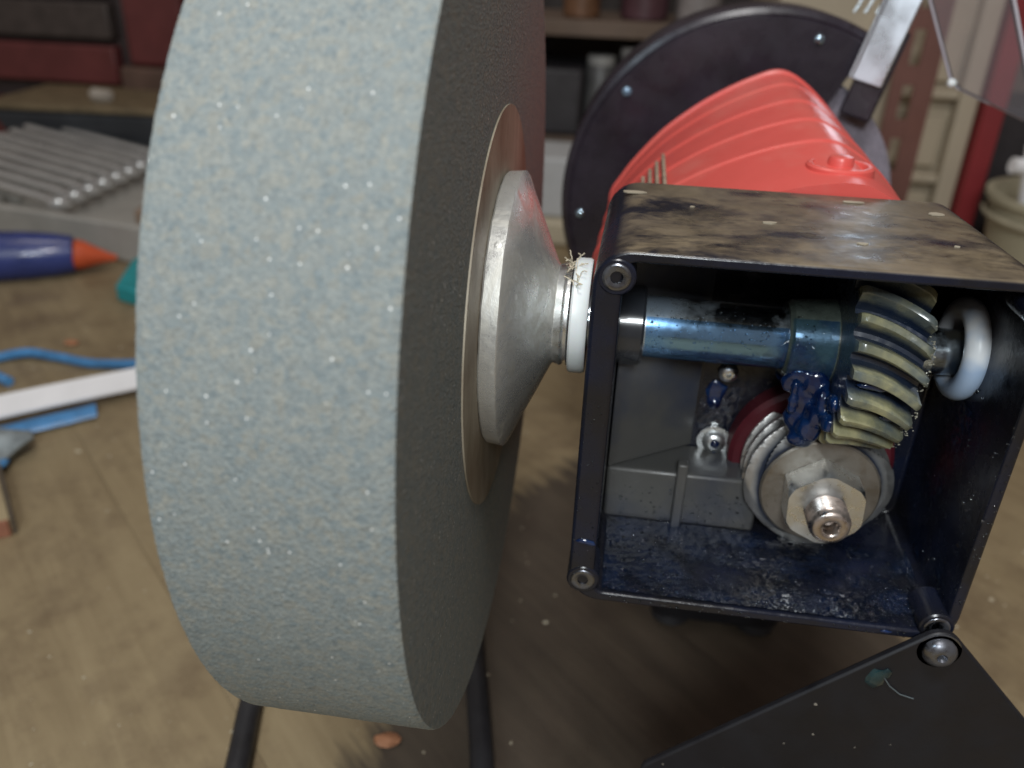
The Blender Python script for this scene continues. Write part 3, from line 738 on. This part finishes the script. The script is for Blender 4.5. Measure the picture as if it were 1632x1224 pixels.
# white plastic strip with blue film, blue cord
WHITE = simple('white_plastic', (.85, .85, .87), .45, 0, .05, 40)
BLUEC = simple('blue_plastic', (.07, .24, .50), .3, 0, .35, 60, .08, coat=.3)
A = [(-430, 120, 12), (-338, 208, 11), (-305, 240, 10), (-262, 281, 8)]
lo = []; hi = []
mb = MB()
sp_ = spline(A, 6, False); n_ = len(sp_)
top = []; 
for i, p in enumerate(sp_):
    d = (Vector(sp_[min(i+1, n_-1)])-Vector(sp_[max(i-1, 0)])).normalized(); nn = Vector((-d.y, d.x, 0)).normalized()
    wd = 8.5 if i > 4 else 7
    q = Vector((p[0], p[1], TZ+p[2]))
    top.append([q-nn*wd+Vector((0, 0, -2)), q+nn*wd+Vector((0, 0, 4)), q+nn*wd+Vector((0, 0, 5.6)), q-nn*wd+Vector((0, 0, -.4))])
st_ = mb.loops(top).build('plastic_strip', WHITE, smooth=30); tag(st_, 'white plastic strip lying on the bench beside the stone wheel', 'strip')
cf = MB().loops([[(p[0]+7*s, p[1]-11*s, TZ+max(0.6, 5*h)) for s, h in ((.2, 1.0), (.75, 1.2), (1.25, .5), (1.0, .1), (.3, .1))] for p in [(-420, 122), (-368, 170), (-338, 197), (-318, 217), (-305, 229), (-294, 240)]]).build('blue_film', BLUEC, smooth=60)
tag(cf, 'crumpled blue film along the white strip', 'film')
cord = MB().tube(spline([(-286, 300, TZ+4), (-325, 292, TZ+3.6), (-356, 296, TZ+3.6), (-378, 296, TZ+5), (-394, 288, TZ+4), (-402, 272, TZ+3.5), (-384, 264, TZ+3.4), (-366, 256, TZ+3.4)], 6, False), 3.4, 10).build('string', BLUEC)
tag(cord, 'loop of blue plastic cord behind the white strip', 'cord')
rg = MB().blob((-322, 172, TZ+8), 17, (1.2, 1, .55), 5, .6, 3).build('rag', simple('rag_grey', (.24, .27, .28), .8, 0, .4, 120, .2)); tag(rg, 'small grey-blue rag at the left edge of the bench', 'rag')
rg2 = MB().blob((-312, 163, TZ+6), 9, (1.3, 1, .6), 8, .5, 2).build('plastic_scrap', BLUEC); tag(rg2, 'blue plastic scrap in front of the grey rag', 'scrap')
cdx = MB().prism([(-301, 156), (-262, 113), (-400, 20), (-450, 70)], TZ+.3, TZ+9, 'z').build('wood_offcut', CARD, bevel=.6); tag(cdx, 'pale wooden offcut with a dark reddish edge at left', 'offcut')
MB().prism([(-262.4, 112.6), (-400, 19.2), (-401, 17.6), (-262, 110.6)], TZ+.3, TZ+9.2, 'z').build('edge_strip', REDPLY, cdx)
MB().prism([(-261.8, 113), (-300.5, 156), (-299, 157.2), (-260.2, 113.8)], TZ+.3, TZ+9.4, 'z').build('edge_strip', simple('dark_edge', (.09, .07, .05), .8), cdx)

# shavings and grit scattered over the bench
mb = MB()
for k in range(300):
    x = random.uniform(-420, 20); y = random.uniform(-20, 420)
    if random.random() < .25: x = random.uniform(190, 380); y = random.uniform(60, 320)
    r = random.choice((.35, .4, .5, .6, .8, 1.2))*random.uniform(.6, 1.1)
    mb.blob((x, y, TZ+r*.3), r, (random.uniform(.8, 1.8), random.uniform(.7, 1.4), .5), k, .6, 1)
tag(mb.build('wood_shavings', simple('shavings', (.52, .46, .34), .7, 0, .3, 90)), 'pale crumbs and shavings scattered over the bench top', 'shavings', kind='stuff')
for i, (x, y, r) in enumerate(((-365, 324, 4.5), (-42, 22, 3.6))):
    o = MB().blob((x, y, TZ+1.6), r, (1.3, .9, .4), 30+i, .6, 2).build('orange_crumb', simple('orange', (.40, .18, .09), .7)); tag(o, ('orange crumb on the bench left of the stone wheel', 'orange crumb on the bench below the stone wheel')[i], 'crumb')

# tray of wrenches
GREYP = simple('grey_plastic', (.40, .39, .36), .5, 0, .12, 30, .04)
tr = empty('wrench_tray', (-540, 600, TZ)); tag(tr, 'grey plastic tray holding a row of chrome wrenches', 'tray')
tmx = Matrix.Translation((-400, 492, 0)) @ Matrix.Rotation(radians(-10.5), 4, 'Z')
MB().box(-420, 30, 0, 9, TZ, TZ+36, tmx).build('tray_side', GREYP, tr, bevel=2)
MB().box(-420, 30, 9.2, 250, TZ+.2, TZ+22, tmx).build('tray_floor', GREYP, tr, bevel=1)
MB().box(-420, 30, 250.2, 259, TZ, TZ+36, tmx).build('tray_side', GREYP, tr, bevel=2)
for k in range(9):
    MB().box(-420, -190, 22+k*25, 32+k*25, TZ+22.2, TZ+37, tmx).build('rack_rib', GREYP, tr, bevel=1.5)
for k in range(9):
    wr = empty('wrench', tuple((tmx @ Vector((-90, 24+k*25, TZ+22)))[:3]))
    ordn = ('nearest', 'second', 'third', 'fourth', 'fifth', 'sixth', 'seventh', 'eighth', 'farthest')[k]
    tag(wr, f'chrome combination wrench in the grey tray, {ordn} from the tray front', 'wrench', 'wrenches in the grey tray')
    yy = 26+k*25; tm = tmx @ Matrix.Translation((-60-k*5, yy, TZ+33)) @ Matrix.Rotation(radians(7), 4, 'Y')
    mb = MB().box(-230, -62, -4.5, 4.5, -2.6, 2.6, tm); mb.build('shank', WRENCH, wr, bevel=1.6)
    q = tm @ Vector((-53, 0, 0))
    MB().lathe([(-4.5, 6.5), (-4.5, 10.5), (-3, 11.5), (3, 11.5), (4.5, 10.5), (4.5, 6.5)], (q.x, q.y, q.z), 'z', 28, closed=True).build('ring_head', WRENCH, wr)
wd = MB().prism([(-30, 30), (24, 20), (26, 150), (-60, 170), (-50, 90)], TZ+22.3, TZ+40, 'z')
wd.v = [tuple((tmx @ Vector(p))[:3]) for p in wd.v]
tag(wd.build('wood_scrap', simple('scrap_wood', (.24, .17, .12), .8, 0, .35, 25, .2), bevel=2), 'brown wood scrap in the tray beside the wrenches', 'scrap')

# black bin, red toolbox and post behind at left
binm = simple('black_bin', (.055, .06, .068), .4, 0, .25, 20)
bn = empty('storage_bin', (-660, 850, TZ)); tag(bn, 'black plastic storage bin with a tan lip behind the wrenches', 'bin')
lp0 = [(-690, 770), (-500, 790), (-500, 900), (-700, 890)]; lp1 = [(-735, 752), (-470, 772), (-470, 920), (-745, 905)]
MB().loops([[(x, y, TZ+1) for x, y in lp0], [(x, y, TZ+78) for x, y in lp1]]).build('bin_body', binm, bn, bevel=8, bseg=4)
MB().loops([[(x*1.004, y-4, TZ+78.2) for x, y in lp1], [(x*1.004, y-4, TZ+85) for x, y in lp1]]).build('bin_lip', simple('tan_lip', (.20, .155, .09), .6), bn, bevel=2)
o = MB().blob((-610, 800, TZ+92), 11, (1.1, 1, .8), 3, .5, 2).build('paper_ball', simple('pale_paper', (.42, .38, .33), .8)); tag(o, 'pale crumpled paper lump on the bin lip', 'paper')
TR = simple('toolbox_red', (.16, .042, .042), .45, 0, .25, 15)
tb = empty('toolbox', (-760, 980, TZ)); tag(tb, 'red metal toolbox with dark drawer gaps behind the black bin', 'toolbox')
MB().box(-1000, -640, 925, 1150, TZ, 90).build('carcass', simple('toolbox_dark', (.06, .045, .045), .5), tb, bevel=3)
for z0, z1 in ((-180, -130), (-106, -58)):
    MB().box(-985, -648, 903, 924.8, z0, z1).build('drawer_front', TR, tb, bevel=3)
MB().box(-985, -648, 903, 924.8, -50, -6).build('drawer_front', simple('drawer_brown', (.075, .06, .055), .5), tb, bevel=3)
MB().box(-985, -648, 903, 924.8, 2, 60).build('drawer_front', simple('drawer_brown', (.075, .06, .055), .5), tb, bevel=3)
ps = MB().box(-628, -545, 900, 960, -80, 160).build('red_canister', TR, bevel=6); tag(ps, 'dull red metal box standing right of the toolbox', 'box')
ps2 = MB().box(-640, -530, 895, 1000, TZ, -81).build('brown_crate', simple('crate_brown', (.14, .085, .065), .7, 0, .3, 15), bevel=4); tag(ps2, 'dark reddish-brown crate under the dull red box', 'crate')
bc = MB().lathe([(60.5, 0), (60.5, 20), (90, 20), (110, 12), (118, 12), (118, 0)], (-835, 960, 30), 'z', 24).build('blue_bottle', simple('bottle_blue', (.04, .17, .42), .4)); tag(bc, 'blue bottle on top of the toolbox at the upper left corner', 'bottle')
bc.location.z -= .0  # stands on the toolbox

# shelf behind the guard
SHW = simple('shelf_wood', (.14, .10, .075), .75, 0, .3, 8, .1)
sf = empty('shelf', (100, 800, TZ)); tag(sf, 'dark wooden shelf behind the round wheel guard', 'shelf')
MB().box(-420, 240, 780, 940, -6, 10).build('shelf_board', SHW, sf, bevel=1)
MB().box(-420, 240, 780, 940, -125, -112).build('shelf_board', SHW, sf, bevel=1)
MB().box(-420, 240, 941, 950, TZ, 180).build('back_panel', simple('shelf_back', (.045, .038, .036), .8, 0, .3, 8), sf)
for x in (-420, 224):
    MB().box(x, x+16, 778, 940.5, TZ, 180).build('shelf_side', SHW, sf, bevel=1)
def jar(x, y, z, r, h, col, label, cat='jar', lid=None, rough=.4):
    o = empty('jar', (x, y, z)); tag(o, label, cat)
    MB().lathe([(z+.2, 0), (z+.2, r*.92), (z+2, r), (z+h*.82, r), (z+h*.88, r*.85), (z+h*.88, 0)], (x, y, 0), 'z', 28).build('jar_body', simple('jar_col', col, rough), o)
    MB().lathe([(z+h*.885, 0), (z+h*.885, r*.9), (z+h, r*.9), (z+h, 0)], (x, y, 0), 'z', 28).build('lid', simple('lid_col', lid or (.12, .11, .1), .5), o)
jar(-38, 820, 10.2, 20, 60, (.17, .085, .045), 'orange-brown jar on the upper shelf, leftmost')
jar(30, 830, 10.2, 26, 75, (.09, .04, .05), 'dark red jar on the upper shelf above the guard')
jar(88, 825, 10.2, 24, 80, (.26, .235, .23), 'pale pinkish jar on the upper shelf, rightmost')
jar(-12, 820, -111.8, 17, 84, (.10, .10, .10), 'dark jar on the lower shelf', lid=(.3, .3, .29))
jar(24, 835, -111.8, 17, 92, (.13, .12, .12), 'grey-lidded tall dark jar on the lower shelf', lid=(.42, .41, .40))
o = MB().box(-150, -30, 790, 900, -111.6, -40).build('dark_case', simple('case', (.035, .032, .036), .5), bevel=4); tag(o, 'dark tool case on the lower shelf beside the stone wheel', 'case')
o = MB().box(-110, -10, 655, 740, -168, -108).build('white_carton', simple('carton', (.46, .47, .48), .7, 0, .12, 15), bevel=3); tag(o, 'pale grey-white carton between the stone wheel and the guard', 'carton')
o = MB().box(-120, -12, 640, 745, TZ+.2, -168.4).build('cream_box', simple('cream', (.52, .46, .34), .7, 0, .12, 15), bevel=3); tag(o, 'cream box under the pale carton', 'box')

# slotted upright, cream cabinet, red post, bucket at right
BRN = simple('upright_brown', (.17, .075, .06), .55, 0, .25, 10)
upx = empty('slotted_upright', (258, 604, TZ)); tag(upx, 'reddish-brown slotted metal upright behind the chrome bracket', 'upright')
# a channel of two strips joined by bridges so that the slots are real openings
MB().box(243, 253, 600, 603, TZ, 300).build('upright_face', BRN, upx)
MB().box(262, 275, 600, 603, TZ, 300).build('upright_face', BRN, upx)
z = TZ+2
while z < 290:
    MB().box(253.1, 261.9, 600.2, 602.8, z, z+16).build('slot_bridge', BRN, upx); z += 44
MB().box(275.1, 278, 600, 640, TZ, 300).build('upright_flange', BRN, upx)
CRM = simple('cream_paint', (.50, .43, .32), .6, 0, .12, 8, .05)
cb = empty('cabinet', (290, 660, TZ)); tag(cb, 'cream painted cabinet with framed panels behind the eye shield', 'cabinet')
MB().box(150, 335, 668, 900, TZ, 300).build('carcass', CRM, cb)
def panel(x0, x1, z0, z1):
    MB().box(x0, x1, 655, 667.8, z0, z1).build('door_panel', CRM, cb, bevel=2)
MB().box(318, 335, 650, 667.8, TZ, 300).build('door_stile', CRM, cb, bevel=2)
MB().box(236, 258, 650, 667.8, TZ, 300).build('door_stile', CRM, cb, bevel=2)
for z0 in (-178, -108, -32, 120):
    MB().box(258.1, 317.9, 652, 667.8, z0, z0+9).build('door_rail', CRM, cb, bevel=2)
    MB().box(262, 314, 661, 667.7, z0+14, z0+60).build('door_panel', CRM, cb, bevel=2)
rp_ = MB().box(337, 356, 640, 660, TZ, 300).build('red_post', simple('post_red', (.27, .03, .035), .5, 0, .2, 10), bevel=2); tag(rp_, 'dark red post at the right edge beside the cream cabinet', 'post')
bk = empty('bucket', (420, 580, TZ)); tag(bk, 'cream plastic bucket at the right edge behind the gearbox', 'bucket')
MB().lathe([(TZ+.2, 0), (TZ+.2, 62), (-98, 76), (-96, 80), (-91, 80), (-91, 74), (-98, 70), (TZ+4, 58), (TZ+4, 0)], (412, 560, 0), 'z', 56).build('bucket_body', simple('bucket_cream', (.42, .39, .28), .5, 0, .1, 10), bk)
MB().lathe([(-106, 78.5), (-109, 80), (-112, 78.5), (-109, 76.5)], (412, 560, 0), 'z', 56, closed=True).build('bucket_ring', simple('bucket_cream2', (.36, .33, .24), .5), bk)
wb = empty('white_bottle', (352, 545, -150)); tag(wb, 'white plastic nozzle sticking out of the bucket', 'nozzle')
MB().tube([(372, 548, -170), (356, 545, -92), (350, 544, -66), (347, 543, -48)], [9, 8, 6.5, 6.5], 16).build('nozzle_stem', WHITE, wb)
MB().tube([(351, 544, -66), (334, 542, -64)], 6.5, 14).build('nozzle_spout', WHITE, wb)
dk = MB().box(345, 470, 690, 800, TZ, -40).build('dark_box', simple('dark_box', (.035, .03, .033), .6), bevel=3); tag(dk, 'dark box behind the bucket and the red post', 'box')
